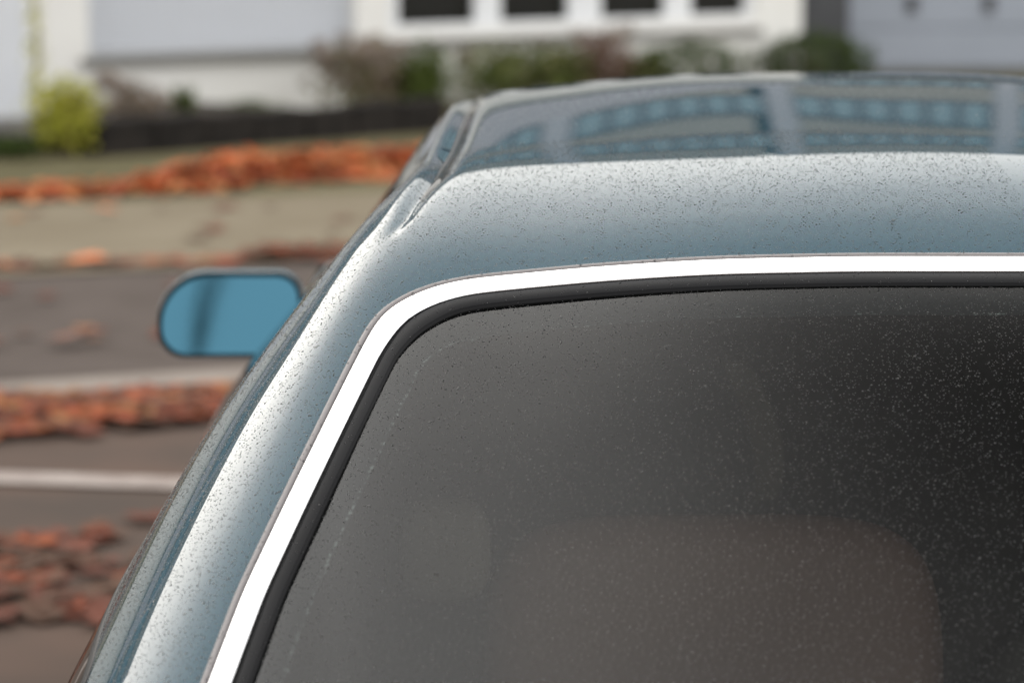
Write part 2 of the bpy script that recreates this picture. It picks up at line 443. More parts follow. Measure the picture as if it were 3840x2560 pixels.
# neighbour on the right: slate wall and a blue grey garage door
gx = lambda px, d: CAM[0] + (px - 1176) / 7500 * d
M_slate = mat('slate_cladding', (.055, .057, .063), .6, noise=(6, 4), col2=(.085, .087, .095))
M_gdoor = mat('garage_door_paint', (.33, .36, .42), .5, noise=(.8, 2), col2=(.30, .33, .385))
g = empty('garage', (gx(1955, 28.0), 25.0, -.60), R(4))
tag(g, 'garage with dark slate wall and blue grey door right of the house', 'garage')
m = MB(); m.box(-1.4, -.03, 0, 5, 0, 2.6)
m.box(3.2, 4.0, 0, 5, 0, 2.6); m.box(-.03, 3.2, 0, 5, 2.1, 2.6); m.build('wall', M_slate, g)
dr = MB(); dr.box(-.028, 3.198, .10, .14, 0, 2.098); dr = dr.build('door', M_gdoor, g)
for k in range(6):
    m = MB(); m.bbox(-.02, 3.19, .07, .10, .03 + .345 * k, .345 * (k + 1) + .02, .008); m.build('panel', M_gdoor, dr)
for xx in (.55, 1.22):
    m = MB(); m.tube([(xx - .04, .066, .52), (xx - .04, .03, .53), (xx - .04, .03, .62), (xx - .04, .066, .63)], .012); m.bbox(xx - .07, xx + .03, .05, .068, .50, .66, .006)
    m.build('handle', M_slate, dr)
m = MB(); m.box(-1.6, 4.2, -.2, 5.2, 2.6, 2.75); m.build('roof', M_roofing, g)

# low dark stone edging of the flower bed
M_stone = mat('dark_granite', (.016, .0145, .0135), .85, spec=.08, noise=(9, 5), col2=(.030, .026, .023), bump=(40, .5, .006))
a, b = spot(214, 352)[:2], spot(1010, 292)[:2]
n = int(np.linalg.norm(b - a) / .42)
st = empty('flower_bed_edging', (a[0], a[1], gz(a[1])), math.atan2(b[1] - a[1], b[0] - a[0]))
tag(st, 'low dark granite edging stones along the flower bed before the white house', 'stone edging')
ln = np.linalg.norm(b - a) / n
for k in range(n):
    yy = a[1] + (b[1] - a[1]) * (k + .5) / n; dz = gz(yy) - gz(a[1])
    m = MB(); m.bbox(k * ln + .006, (k + 1) * ln - .006, -.07, .09, dz - .06, dz + .22 + random.uniform(-.012, .012), .015)
    m.build('stone', M_stone, st)
M_soil = mat('bed_soil', (.035, .028, .022), .95, noise=(9, 6), col2=(.065, .052, .04), bump=(35, .8, .02))
ab = (b - a) / np.linalg.norm(b - a); nb = np.array([-ab[1], ab[0]])
v = []
for k in range(13):
    for d_ in (.09, 3.2):
        q = a + ab * np.linalg.norm(b - a) * k / 12 + nb * d_ * (.55 + .45 * k / 12 if d_ > 1 else 1); v.append((q[0], q[1], gz(q[1]) + .10))
tag(mesh('flower_bed_soil', v, [(2 * k, 2 * k + 2, 2 * k + 3, 2 * k + 1) for k in range(12)], M_soil), kind='structure')

# ------------------------------------------------------------------ plants in the bed
M_fol = attr_mat('plant_leaf', .7, .1, .2)
M_stem = mat('woody_stem', (.11, .08, .055), .9)
QUAD = np.array([(0, -.5, 0), (.28, 0, .08), (0, .5, 0), (-.28, 0, .08)]); QF = np.array([(0, 1, 2, 3)])
def blob(n, c, r, hollow=.45):
    d = rng.normal(size=(n, 3)); d /= np.linalg.norm(d, axis=1, keepdims=True)
    q = rng.uniform(hollow, 1, n)[:, None]
    return np.array(c) + d * q * np.array(r) * (1 + .18 * np.sin(d[:, :1] * 7 + 2) * np.cos(d[:, 1:2] * 6))
def plant(name, label, cat, base, wd, ht, cols, n, size, kind='shrub', heads=0, head_cols=None):
    o = empty(name, tuple(base)); tag(o, label, cat, None)
    s_ = MB()
    for k in range(9):
        a = random.uniform(0, 6.28); e = random.uniform(.15, .8) * wd / 2
        s_.tube([(0, 0, -.03), (e * .4 * math.cos(a), e * .4 * math.sin(a), ht * .4), (e * math.cos(a), e * math.sin(a), ht * random.uniform(.6, .9))], [.012, .008, .004], 5)
    s_.build('stem', M_stem, o)
    cols = np.array(cols); cc = lambda c, k: c[rng.integers(0, len(c), k)] * rng.uniform(.7, 1.25, (k, 1))
    if kind == 'tuft':
        k = n; a = rng.uniform(0, 6.28, k); rr = rng.uniform(.1, 1, k) * wd / 2; z1 = ht * rng.uniform(.5, 1, k)
        v = np.stack([np.stack([np.cos(a) * .03 - .006 * np.sin(a), np.sin(a) * .03 + .006 * np.cos(a), np.zeros(k)], -1),
                      np.stack([np.cos(a) * .03 + .006 * np.sin(a), np.sin(a) * .03 - .006 * np.cos(a), np.zeros(k)], -1),
                      np.stack([np.cos(a) * rr * .6, np.sin(a) * rr * .6, z1 * .8], -1), np.stack([np.cos(a) * rr, np.sin(a) * rr, z1], -1)], 1).reshape(-1, 3)
        f = np.array([(0, 1, 2, 3)])[None] + (np.arange(k) * 4)[:, None, None]
        mesh('foliage', v, f.reshape(-1, 4), M_fol, o, colours=np.repeat(cc(cols, k), 4, axis=0)); return o
    pos = blob(n, (0, 0, ht * .52), (wd / 2, wd / 2, ht * .5), .3 if kind == 'shrub' else .75); pos = pos[pos[:, 2] > 0]
    v, f, c = scatter(QUAD, QF, pos, rng.uniform(size * .7, size * 1.3, len(pos)), 1.0, cc(cols, len(pos)))
    mesh('foliage', v, f, M_fol, o, colours=c)
    for k in range(heads):
        a = random.uniform(0, 6.28); e = math.sqrt(random.uniform(0, 1)) * wd * .46; hz = ht * random.uniform(.55, 1.0); r = random.uniform(.05, .085)
        hp = blob(90, (0, 0, 0), (r, r, r * .7), .55)
        v, f, c = scatter(QUAD, QF, hp, rng.uniform(.028, .042, 90), 1.2, cc(np.array(head_cols), 90))
        x = mesh('flower_head', v, f, M_fol, o, colours=c); x.location = (e * math.cos(a), e * math.sin(a), hz)
    return o
G1 = [(.095, .13, .03), (.13, .165, .045), (.075, .10, .025)]; G2 = [(.06, .09, .025), (.08, .11, .03), (.045, .065, .02)]
YG = [(.40, .40, .05), (.32, .33, .04), (.50, .47, .10)]; BR = [(.26, .205, .155), (.21, .16, .115), (.32, .26, .21)]; OL = [(.17, .17, .07), (.21, .20, .09)]
HB = [(.36, .30, .25), (.30, .24, .195), (.42, .345, .30)]
plant('hydrangea_bush', 'dried brown hydrangea bush under the left end of the four paned window', 'shrub', spot(830, 262), .80, .58, BR + OL, 1200, .06, heads=26, head_cols=HB)
plant('green_shrub', 'upright mid green shrub beside the dried brown hydrangea', 'shrub', spot(975, 262), .42, .54, G1, 1300, .055)
plant('olive_shrub', 'sparse olive brown shrub filling the gap between dried hydrangea and green shrub', 'shrub', spot(905, 258), .55, .46, OL + BR, 900, .06)
plant('olive_shrub', 'loose olive shrub just left of the tall reddish brown shrub', 'shrub', spot(1295, 236), .66, .48, OL + G1, 1100, .06)
plant('olive_shrub', 'low olive shrub between the reddish brown shrub and the first green dome', 'shrub', spot(1478, 231), .60, .40, OL + G2, 1000, .06)
plant('mixed_shrub', 'broad olive green shrub below the middle of the white window', 'shrub', spot(1180, 240), 1.15, .52, OL + G1, 1900, .06, heads=4, head_cols=HB)
plant('red_brown_shrub', 'tall reddish brown shrub between the olive shrub and the green dome', 'shrub', spot(1388, 235), .56, .60, [(.20, .11, .085), (.15, .09, .06), (.24, .15, .12)], 800, .055, heads=6, head_cols=HB)
plant('round_green_bush', 'dense green dome bush below the right end of the white window', 'bush', spot(1590, 225), .92, .46, G2, 2600, .045, 'dome')
plant('round_green_bush', 'dense green dome bush at the right corner of the white house', 'bush', spot(1875, 200), .92, .46, G2, 2800, .045, 'dome')
plant('dry_perennial', 'low dry brown perennial below the roller shutter', 'plant', spot(305, 285), .55, .36, BR, 500, .05, heads=7, head_cols=HB)
plant('grass_tuft', 'narrow green grass tuft below the roller shutter', 'plant', spot(420, 278), .22, .30, G1, 160, .05, 'tuft')
plant('low_green_plant', 'low spreading grey green plant in the middle of the flower bed', 'plant', spot(575, 272), .50, .17, [(.10, .13, .06), (.13, .15, .08)], 420, .045)
plant('yellow_green_bush', 'bright yellow green bush at the left end of the stone edging', 'bush', spot(150, 352), .46, .50, YG, 900, .06)
plant('dark_green_bush', 'dark green low bush at the foot of the porch panel', 'bush', spot(15, 356), .42, .14, G2, 700, .05)
p = spot(80, 340); vn = empty('climbing_plant', tuple(p)); tag(vn, 'thin yellow green climbing plant rising between porch panel and white wall', 'climber')
m = MB(); m.tube([(0, 0, 0), (.02, .02, .7), (-.02, .0, 1.3), (.01, .02, 2.0)], [.012, .010, .008, .005], 6); m.build('stem', M_stem, vn)
zz = rng.uniform(0, 2.0, 620); pos = np.column_stack([rng.normal(0, .032, 620) + .03 * np.exp(-zz * 3) * rng.normal(0, 3, 620), rng.normal(0, .03, 620), zz])
v, f, c = scatter(QUAD, QF, pos, rng.uniform(.03, .06, 620), 1.0, np.array(YG)[rng.integers(0, 3, 620)] * rng.uniform(.8, 1.2, (620, 1)) + .06)
mesh('foliage', v, f, M_fol, vn, colours=c)
# a few leaves that stand out singly
def leaf(label, p, size, col):
    v, f, c = scatter(LEAF, LEAF_F, np.zeros((1, 3)), [size], .35, np.array([col])); o = mesh('fallen_leaf', v, f, M_leaf, colours=c)
    o.location = (p[0], p[1], p[2] + .03); tag(o, label, 'leaf', 'single fallen leaves that stand out')
leaf('bright orange leaf lying at the far edge of the road', spot(188, 606), .19, (.62, .21, .09))
leaf('orange leaf on the pavement below the leaf strip', spot(235, 487), .15, (.52, .18, .08))
leaf('dull red leaf on the road left of the wing mirror', spot(140, 792), .16, (.17, .075, .05))

# ------------------------------------------------------------------ apartment block beyond (seen mirrored in the roof)
M_conc = mat('block_render', (.36, .33, .285), .85, spec=.1, noise=(.3, 4), col2=(.40, .37, .325))
M_pil = mat('stair_tower_render', (.50, .50, .54), .85, spec=.1)
M_wfr = mat('block_window_frame', (.13, .11, .12), .8, spec=.1)
M_wgl = mat('block_window_glass', (.175, .23, .255), .15, metal=1.0)
wme = pme = None
for bi, (x0, nb_, lab) in enumerate(((-57.9, 5, 'long grey apartment block far left beyond the white house'), (-22.2, 4, 'grey apartment block behind the white house'), (6.28, 4, 'grey apartment block behind the garage'))):
    bw = 7.12; B_ = empty('apartment_block', (x0, 88, -.6)); tag(B_, lab, 'apartment block', 'grey apartment blocks beyond the houses')
    m = MB(); m.box(0, bw * nb_ - .5, .3, 12, 0, 19.6); m.build('wall', M_conc, B_)
    m = MB(); m.box(-.1, bw * nb_ - .4, .1, 12.1, 19.602, 19.95); m.build('parapet', M_sill, B_)
    FLO = ((1.2, 2.0), (5.4, 2.0), (9.75, 1.95), (13.0, 3.6))
    for fl in range(4):
        z0_ = FLO[fl][0] + FLO[fl][1] + .02; z1_ = FLO[fl + 1][0] - .02 if fl < 3 else 19.59
        m = MB(); m.box(0, bw * nb_ - .5, .05, .298, z0_, z1_); m.build('spandrel', M_conc, B_)
    for k in range(nb_):
        m = MB(); m.box(k * bw, k * bw + .85, -.1, .296, 0, 19.595); m.build('pilaster', M_pil, B_)
        for fl in range(4):
            for c_ in range(6):
                wx = k * bw + .90 + c_ * 1.03; wz = FLO[fl][0]
                if wme is None:
                    m = MB(); fr_ = ((-.02, .10, 0, 2.6), (.88, 1.0, 0, 2.6), (.10, .88, 0, .3), (.10, .88, 2.3, 2.6))
                    for q in fr_: m.box(q[0], q[1], .16, .298, q[2], q[3])
                    o = m.build('window', M_wfr, B_); wme = o.data
                    q = mesh('pane', [(.10, .26, .3), (.88, .26, .3), (.88, .26, 2.3), (.10, .26, 2.3)], [(0, 1, 2, 3)], M_wgl, o); pme = q.data
                else:
                    o = link(bpy.data.objects.new('window', wme), B_); q = link(bpy.data.objects.new('pane', pme), o)
                o.location = (wx, 0, wz); o.scale = (1, 1, FLO[fl][1] / 2.6)

# bare tree behind the photographer (seen in the wing mirror)
M_bark = mat('bark', (.05, .045, .04), .9, noise=(12, 5), col2=(.08, .07, .06), bump=(30, .8, .02))
tr = empty('bare_tree', (-4.9, -22.0, 0)); tr.scale = (1.5, 1.5, 1.5); tr.rotation_euler = (0, R(24), 0); tag(tr, 'bare autumn tree behind the photographer mirrored in the wing mirror', 'tree')
m = MB(); m.tube([(0, 0, -.2), (.05, .1, 1.5), (-.05, .15, 3.2)], [.24, .19, .16], 10); m.build('trunk', M_bark, tr, True)
def limb(p, d, ln, r, depth, mb):
    q = p; pts = [p]; dd = np.array(d, float)
    for k in range(4):
        dd = dd + rng.normal(0, .13, 3); dd /= np.linalg.norm(dd); q = q + dd * ln / 4; pts.append(q)
    mb.tube(pts, [r, r * .85, r * .72, r * .6, r * .48], 6 if depth > 1 else 4)
    if depth > 0:
        for k in range(3):
            e = dd + rng.normal(0, .55, 3); e[2] = abs(e[2]) * .7 + .1; e /= np.linalg.norm(e)
            limb(pts[-1 - k % 2], e, ln * .72, r * .5, depth - 1, mb)
for k in range(9):
    a = k * .7 + .3; m = MB(); limb(np.array((-.03, .13, 2.6 + .12 * k)), (math.cos(a) * .8, math.sin(a) * .8, .75), 2.2, .045, 3, m); m.build('branch', M_bark, tr, True)
MIRROR_YAW = 2

# ------------------------------------------------------------------ the car: one spline surface for roof, pillars and flanks
K_SEC = np.array([[[ 0.2132,  0.0006],
  [ 0.3935, -0.0196],
  [ 0.5076, -0.0288],
  [ 0.5554, -0.0781],
  [ 0.6314, -0.1948]],

 [[ 0.2159, -0.005 ],
  [ 0.3994, -0.0161],
  [ 0.5202, -0.0249],
  [ 0.5615, -0.0765],
  [ 0.6356, -0.1983]],

 [[ 0.2162, -0.0062],
  [ 0.424 , -0.0175],
  [ 0.552 , -0.0226],
  [ 0.5978, -0.0667],
  [ 0.6729, -0.1894]],

 [[ 0.2246,  0.0054],
  [ 0.4486, -0.0203],
  [ 0.5787, -0.0258],
  [ 0.6266, -0.0677],
  [ 0.7171, -0.166 ]],

 [[ 0.2359,  0.0033],
  [ 0.4679, -0.023 ],
  [ 0.6049, -0.0278],
  [ 0.6667, -0.0684],
  [ 0.7568, -0.1556]],

 [[ 0.2468, -0.0005],
  [ 0.4867, -0.025 ],
  [ 0.6386, -0.0313],
  [ 0.7212, -0.0646],
  [ 0.7947, -0.1421]],

 [[ 0.2595, -0.0038],
  [ 0.5018, -0.022 ],
  [ 0.6623, -0.0323],
  [ 0.7617, -0.0562],
  [ 0.8128, -0.12  ]]])
ZC = np.array([0.97  , 1.13  , 1.325 , 1.4075, 1.4282, 1.4323, 1.4324, 1.4313, 1.4   , 1.3123, 1.1993, 1.0763, 0.985 , 0.945 , 0.925 , 0.89  ])
UB = np.array([0.8   , 0.8   , 0.83  , 0.866 , 0.8644, 0.865 , 0.8661, 0.8689, 0.8737, 0.8781, 0.8795, 0.8806, 0.88  , 0.87  , 0.86  , 0.84  ])
ZB = 0.9387

YS = np.array([2.75, 2.35, 1.95, 1.65, 1.3, .95, .62, .36, .10, -.12, -.35, -.60, -.80, -.98, -1.2, -1.6])
KY = np.array([1.3, .62, .36, .10, -.12, -.35, -.60])
DECK = np.array([(.26, -.002), (.48, -.006), (.66, -.012), (.76, -.025), (.82, -.05)])
def control_net():
    rows = []
    for i, y in enumerate(YS):
        if y >= KY[0]:
            k = K_SEC[0]
            if y > 1.95: q = (y - 1.95) / .8; k = k * (1 - q) + DECK * q
        elif y <= -.98: k = DECK
        elif y < KY[-1]: q = (KY[-1] - y) / (.98 + KY[-1]); k = K_SEC[-1] * (1 - q) + DECK * q
        else:
            j = min(np.searchsorted(-KY, -y), 6)
            if abs(KY[j] - y) < 1e-6: k = K_SEC[j]
            else: q = (KY[j - 1] - y) / (KY[j - 1] - KY[j]); k = K_SEC[j - 1] * (1 - q) + K_SEC[j] * q
        zc = ZC[i]; s = [(0, zc)] + [(u, zc + d) for u, d in k]
        u5, z5 = s[-1]; ub = UB[i]; zb = min(ZB, z5 - .04)
        s += [((u5 + ub) / 2, (z5 + zb) / 2), (ub, zb), (ub + .025, min(.84, zb - .06)), (ub + .035, .70), (ub + .035, .45), (ub, .25)]
        rows.append([(u, y, z) for u, z in s[::-1]] + [(-u, y, z) for u, z in s[1:]])
    return np.array(rows)
def basis(n, t, k=3):
    kn = np.concatenate([np.zeros(k), np.linspace(0, 1, n - k + 1), np.ones(k)])
    t = np.clip(np.asarray(t, float), 0, 1 - 1e-9)
    N = [((kn[i] <= t) & (t < kn[i + 1])).astype(float) for i in range(n + k)]
    for d in range(1, k + 1):
        Mx = []
        for i in range(n + k - d):
            a = np.zeros_like(t)
            if kn[i + d] > kn[i]: a = a + (t - kn[i]) / (kn[i + d] - kn[i]) * N[i]
            if kn[i + d + 1] > kn[i + 1]: a = a + (kn[i + d + 1] - t) / (kn[i + d + 1] - kn[i + 1]) * N[i + 1]
            Mx.append(a)
        N = Mx
    return np.stack(N, -1)
NET = control_net()
def srf(s, t): return np.einsum('ni,nj,ijk->nk', basis(16, t), basis(23, s), NET)
def grid(s, t): return np.einsum('ti,sj,ijk->tsk', basis(16, t), basis(23, s), NET)
E_ = 1e-4
def derivs(s, t):
    p = srf(s, t); return p, (srf(s + E_, t) - p) / E_, (srf(s, t + E_) - p) / E_
def normals(s, t):
    s = np.clip(s, .001, .998); t = np.clip(t, .001, .998)
    p, a, b = derivs(s, t); n = np.cross(a, b); n /= np.linalg.norm(n, axis=1, keepdims=True)
    return n * SGN
SGN = 1.0
SGN = 1.0 if normals(np.array([.5]), np.array([.5]))[0, 2] > 0 else -1.0
_sg, _tg = np.linspace(.03, .97, 180), np.linspace(.02, .98, 180)
_G = grid(_sg, _tg).reshape(-1, 3); _SS, _TT = [a.ravel() for a in np.meshgrid(_sg, _tg)]
def nearest(p, axes=(0, 1, 2), mask=None, it=8):
    """surface parameters closest to the points p, measured on the given axes"""
    p = np.asarray(p, float); ax = list(axes); s = np.zeros(len(p)); t = np.zeros(len(p))
    for i, q in enumerate(p):
        d = ((_G[:, ax] - q[ax]) ** 2).sum(1)
        if mask is not None: d = d + np.where(mask, 0, 9)
        k = np.argmin(d); s[i], t[i] = _SS[k], _TT[k]
    for _ in range(it):
        x, a, b = derivs(s, t); r = (p - x)[:, ax]; a = a[:, ax]; b = b[:, ax]
        aa, bb, ab_ = (a * a).sum(1), (b * b).sum(1), (a * b).sum(1); ar, br = (a * r).sum(1), (b * r).sum(1)
        D = aa * bb - ab_ ** 2 + 1e-12
        s = np.clip(s + (bb * ar - ab_ * br) / D, .005, .995); t = np.clip(t + (aa * br - ab_ * ar) / D, .005, .995)
    return s, t

def resample(pts, n, smooth=0, closed=True):
    p = np.array(pts, float)
    if closed: p = np.vstack([p, p[:1]])
    d = np.concatenate([[0], np.cumsum(np.linalg.norm(np.diff(p, axis=0), axis=1))])
    q = np.linspace(0, d[-1], n + (1 if closed else 0))
    if closed: q = q[:-1]
    o = np.stack([np.interp(q, d, p[:, k]) for k in range(p.shape[1])], -1)
    for _ in range(smooth):
        o = .25 * np.roll(o, 1, 0) + .5 * o + .25 * np.roll(o, -1, 0) if closed else np.vstack([o[:1], .25 * o[:-2] + .5 * o[1:-1] + .25 * o[2:], o[-1:]])
    return o
# rear window outline (outer edge of the bright trim), plan view
HALF = [(0, .0235), (-.105, .023), (-.186, .022), (-.307, .0262), (-.371, .0285), (-.435, .0285), (-.484, .026), (-.515, .0165), (-.539, .0005), (-.556, -.0165),
        (-.5655, -.036), (-.5745, -.0661), (-.5943, -.1366), (-.6145, -.2070), (-.6326, -.2690), (-.6621, -.3722), (-.683, -.4728), (-.703, -.58), (-.716, -.66), (-.713, -.715),
        (-.69, -.755), (-.64, -.785), (-.5, -.80), (-.25, -.81), (0, -.813)]
OUT = resample(HALF + [(-x, y) for x, y in HALF[-2:0:-1]], 640, 10)
upper = (_G[:, 2] > .85) & (abs(_G[:, 0]) < .86)
class Loop:
    """a closed line on the surface with its normals and inward directions"""
    def __init__(s_, s, t):
        s_.p = srf(s, t); s_.n = normals(s, t)
        tg = np.roll(s_.p, -1, 0) - np.roll(s_.p, 1, 0); tg /= np.linalg.norm(tg, axis=1, keepdims=True)
        s_.i = np.cross(s_.n, tg); c = s_.p.mean(0)
        if ((c - s_.p) * s_.i).sum() < 0: s_.i *= -1
    def at(s_, off, h):
        """line shifted inwards by off (constant or one per point) and raised by h"""
        q = s_.p + s_.i * np.broadcast_to(np.asarray(off, float), (len(s_.p),))[:, None]
        s, t = nearest(q, mask=upper if s_ is REAR else None, it=3)
        return srf(s, t) + normals(s, t) * h
REAR = None
REAR = Loop(*nearest(np.column_stack([OUT, np.zeros(len(OUT))]), (0, 1), upper))
def strip(name, lp, prof, m, parent, smooth=True):
    rows = [lp.at(o, h) for o, h in prof]; n = len(rows[0]); v = np.concatenate(rows); f = []
    for r in range(len(rows) - 1):
        a = np.arange(n) + r * n; b = (np.arange(n) + 1) % n + r * n; f.append(np.stack([a, b, b + n, a + n], -1))
    return mesh(name, v, np.concatenate(f), m, parent, smooth)

M_paint = coated('car_paint', (.021, .058, .080), metal=0, base_rough=.6, coat_rough=.014, flake=True, spec=0, group=FG_PAINT)
M_chrome = mat('polished_trim', (.93, .93, .95), .12, metal=1.0)
M_lip = mat('grey_rubber_lip', (.19, .175, .175), .55)
M_seal = mat('black_rubber', (.0075, .0075, .0085), .5, spec=.12)
M_gap = mat('black_gap', (.004, .004, .004), .9)
M_glass = coated('rear_glass', (0, 0, 0), fac=1.62, transparent=(.48, .49, .47), coat_rough=0.0, curve=.29)
M_frit = coated('ceramic_frit', (.010, .014, .016), fac=.0)
M_dglass = coated('tinted_side_glass', (.012, .016, .016), fac=1.0, coat_rough=.0)
M_cloth = mat('seat_leather', (.092, .047, .035), .6, noise=(4, 3), col2=(.11, .057, .042))
M_trimint = mat('interior_trim', (.03, .029, .028), .85)
M_lining = mat('beige_headlining', (.38, .31, .25), .9, noise=(3, 3), col2=(.42, .345, .28))
M_belt = mat('seat_belt', (.11, .095, .07), .7)

car = empty('parked_car', (0, 0, 0)); tag(car, 'grey blue sedan seen from behind with rain beads on roof and rear window', 'car')

def in_poly(x, y, poly):
    r = np.zeros(x.shape, bool); px_, py_ = poly[:, 0], poly[:, 1]; qx, qy = np.roll(px_, -1), np.roll(py_, -1)
    for a, b, c, d in zip(px_, py_, qx, qy):
        k = ((b > y) != (d > y)); r ^= k & (x < (c - a) * (y - b) / (d - b + 1e-12) + a)
    return r
INNER = REAR.at(.010, 0)[:, :2]
half = np.concatenate([np.linspace(0, .16, 10)[:-1], np.linspace(.16, .27, 40)[:-1], np.linspace(.27, .42, 190)[:-1], np.linspace(.42, .5, 25)])
sgrid = np.concatenate([half, 1 - half[-2::-1]])
tgrid = np.concatenate([np.linspace(0, .22, 24)[:-1], np.linspace(.22, .52, 150)[:-1], np.linspace(.52, .86, 170)[:-1], np.linspace(.86, 1, 16)])
def body_grid(sg, tg):
    X = grid(sg, tg); T_, S_ = np.meshgrid(tg, sg, indexing='ij')
    Nn = normals(S_.ravel(), T_.ravel()).reshape(X.shape)
    return X, Nn
X, Nn = body_grid(sgrid, tgrid)
# gutter joint along each side of the roof: a groove that runs out above the rear pillar
def gutter(X, Nn):
    gy = np.array([-.5, .163, .206, .291, .407, .783, 1.284, 1.7, 2.1]); gu = np.array([.60, .5556, .5456, .5355, .5207, .5086, .4975, .49, .48])
    c = np.interp(X[..., 1], gy, gu); d = abs(X[..., 0]) - c
    fade = np.clip((X[..., 1] - .145) / .30, 0, 1) ** .8 * np.clip((1.66 - X[..., 1]) / .2, 0, 1)
    wd = .0065 + .0075 * fade
    z = -.0125 * fade * np.exp(-(d / wd) ** 2) + .0035 * fade * np.exp(-((d - .020) / .011) ** 2)
    return X + Nn * (z * (X[..., 2] > 1.1))[..., None]
X = gutter(X, Nn)
nt_, ns_ = X.shape[:2]
idx = np.arange(nt_ * ns_).reshape(nt_, ns_)
F4 = np.stack([idx[:-1, :-1], idx[:-1, 1:], idx[1:, 1:], idx[1:, :-1]], -1).reshape(-1, 4)
cx = X.reshape(-1, 3)[F4].mean(1)
hole = in_poly(cx[:, 0], cx[:, 1], INNER) & (cx[:, 2] > .85)
F4 = F4[~hole]
if SGN < 0: F4 = F4[:, ::-1]
BODY = X.reshape(-1, 3)
mesh('body', BODY, F4, M_paint, car, True)

# dark moulding lying in each gutter
gy_ = np.linspace(.235, 1.55, 60); gu_ = np.interp(gy_, [.163, .206, .291, .407, .783, 1.284, 1.7], [.5556, .5456, .5355, .5207, .5086, .4975, .49])
for sd in (-1, 1):
    rows = []
    for d_, h_ in ((-.0055, -.0105), (-.004, -.0078), (0, -.0068), (.004, -.0078), (.0055, -.0105)):
        s, t = nearest(np.column_stack([sd * (gu_ + d_ * np.clip((gy_ - .20) / .2, .25, 1)), gy_, gy_ * 0]), (0, 1), upper, 4); rows.append(srf(s, t) + normals(s, t) * h_)
    mv = np.concatenate(rows); n_g = len(gy_)
    mesh('roof_moulding', mv, [(r * n_g + a, r * n_g + a + 1, (r + 1) * n_g + a + 1, (r + 1) * n_g + a) for r in range(4) for a in range(n_g - 1)], M_dglass, car, True)

# trim round the rear window
yy = REAR.p[:, 1]; topw = np.clip((yy + .09) / .085, 0, 1); topw = topw * topw * (3 - 2 * topw)
CW = .0200 + .0048 * topw; SW = .0155 + .0085 * topw          # bright trim / rubber seal widths
strip('trim_lip', REAR, [(-.0074, -.003), (-.0072, .0008), (-.0055, .0028), (-.0025, .0034), (-.0006, .002), (-.0002, -.004)], M_lip, car)
chrome = strip('window_trim', REAR, [(.0008, -.004), (.0008, .0030)] + [(.0008 + CW * k / 8 * .985, .0032 + .0008 * math.sin(math.pi * k / 8) - .0004 * k / 8) for k in range(1, 8)] + [(CW, .0022), (CW + .0001, -.006)], M_chrome, car)
strip('trim_gap', REAR, [(CW - .002, -.0042), (CW + .005, -.0042)], M_gap, car)
strip('window_seal', REAR, [(CW + .0036, -.006), (CW + .0037, -.0006), (CW + .0044, -.0002), (CW + SW * .5, -.0002), (CW + SW - .0022, -.0006), (CW + SW - .0016, -.0012), (CW + SW - .0014, -.0026), (CW + SW - .0004, -.0030), (CW + SW, -.0075)], M_seal, car, False)
GO = CW + SW
G0 = REAR.at(GO - .004, -.0052); cen = np.array([0, -.36]); rings = []
for k in range(26):
    q = (1 - (k / 26) ** 1.3); r = cen + (G0[:, :2] - cen) * q
    s, t = nearest(np.column_stack([r, np.zeros(len(r))]), (0, 1), upper, 4); rings.append(srf(s, t) + normals(s, t) * -.0052)
n = len(G0); v = np.concatenate(rings + [srf(*nearest(np.array([[cen[0], cen[1], 0]]), (0, 1), upper, 4)) - np.array([[0, 0, .005]])])
f = []
for r in range(25):
    for a in range(n): b = (a + 1) % n; f.append((r * n + a, r * n + b, (r + 1) * n + b, (r + 1) * n + a))
for a in range(n): f.append((25 * n + a, 25 * n + (a + 1) % n, 26 * n))
v = np.array(v); v[:, 2] += .020 * np.clip(1 - (v[:, 0] / .60) ** 2, 0, 1) * np.clip(1 - ((v[:, 1] + .40) / .40) ** 2, 0, 1)
GLASS_V, GLASS_F = v, f
glass = mesh('rear_window', v, f, M_glass, car, True)
FW = .024 + .020 * topw
strip('frit_band', REAR, [(GO - .006, -.0085), (GO + FW * .5, -.0085), (GO + FW, -.0085)], M_frit, glass)
# dashed silvery print along the frit's inner edge
m = MB(); q0, q1 = REAR.at(GO + FW - .0035, -.0080), REAR.at(GO + FW + .0012, -.0080)
M_print = mat('silver_print', (.19, .235, .24), .6)
for k in range(n):
    for r_ in range(2):
        if random.random() < (.75 if abs(q0[k][0]) > .47 else .10):
            b = (k + 1) % n; a0, a1 = sorted((random.random(), random.random())); c0, c1 = sorted((random.random(), random.random())); c1 = min(c1, c0 + .4)
            P0 = lambda t, u: (q0[k] * (1 - t) + q0[b] * t) * (1 - u) + (q1[k] * (1 - t) + q1[b] * t) * u
            m.add([P0(a0, c0), P0(a1, c0), P0(a1, c1), P0(a0, c1)], [(0, 1, 2, 3)])
o = m.build('dashed_print', M_print, glass); o['kind'] = 'stuff'

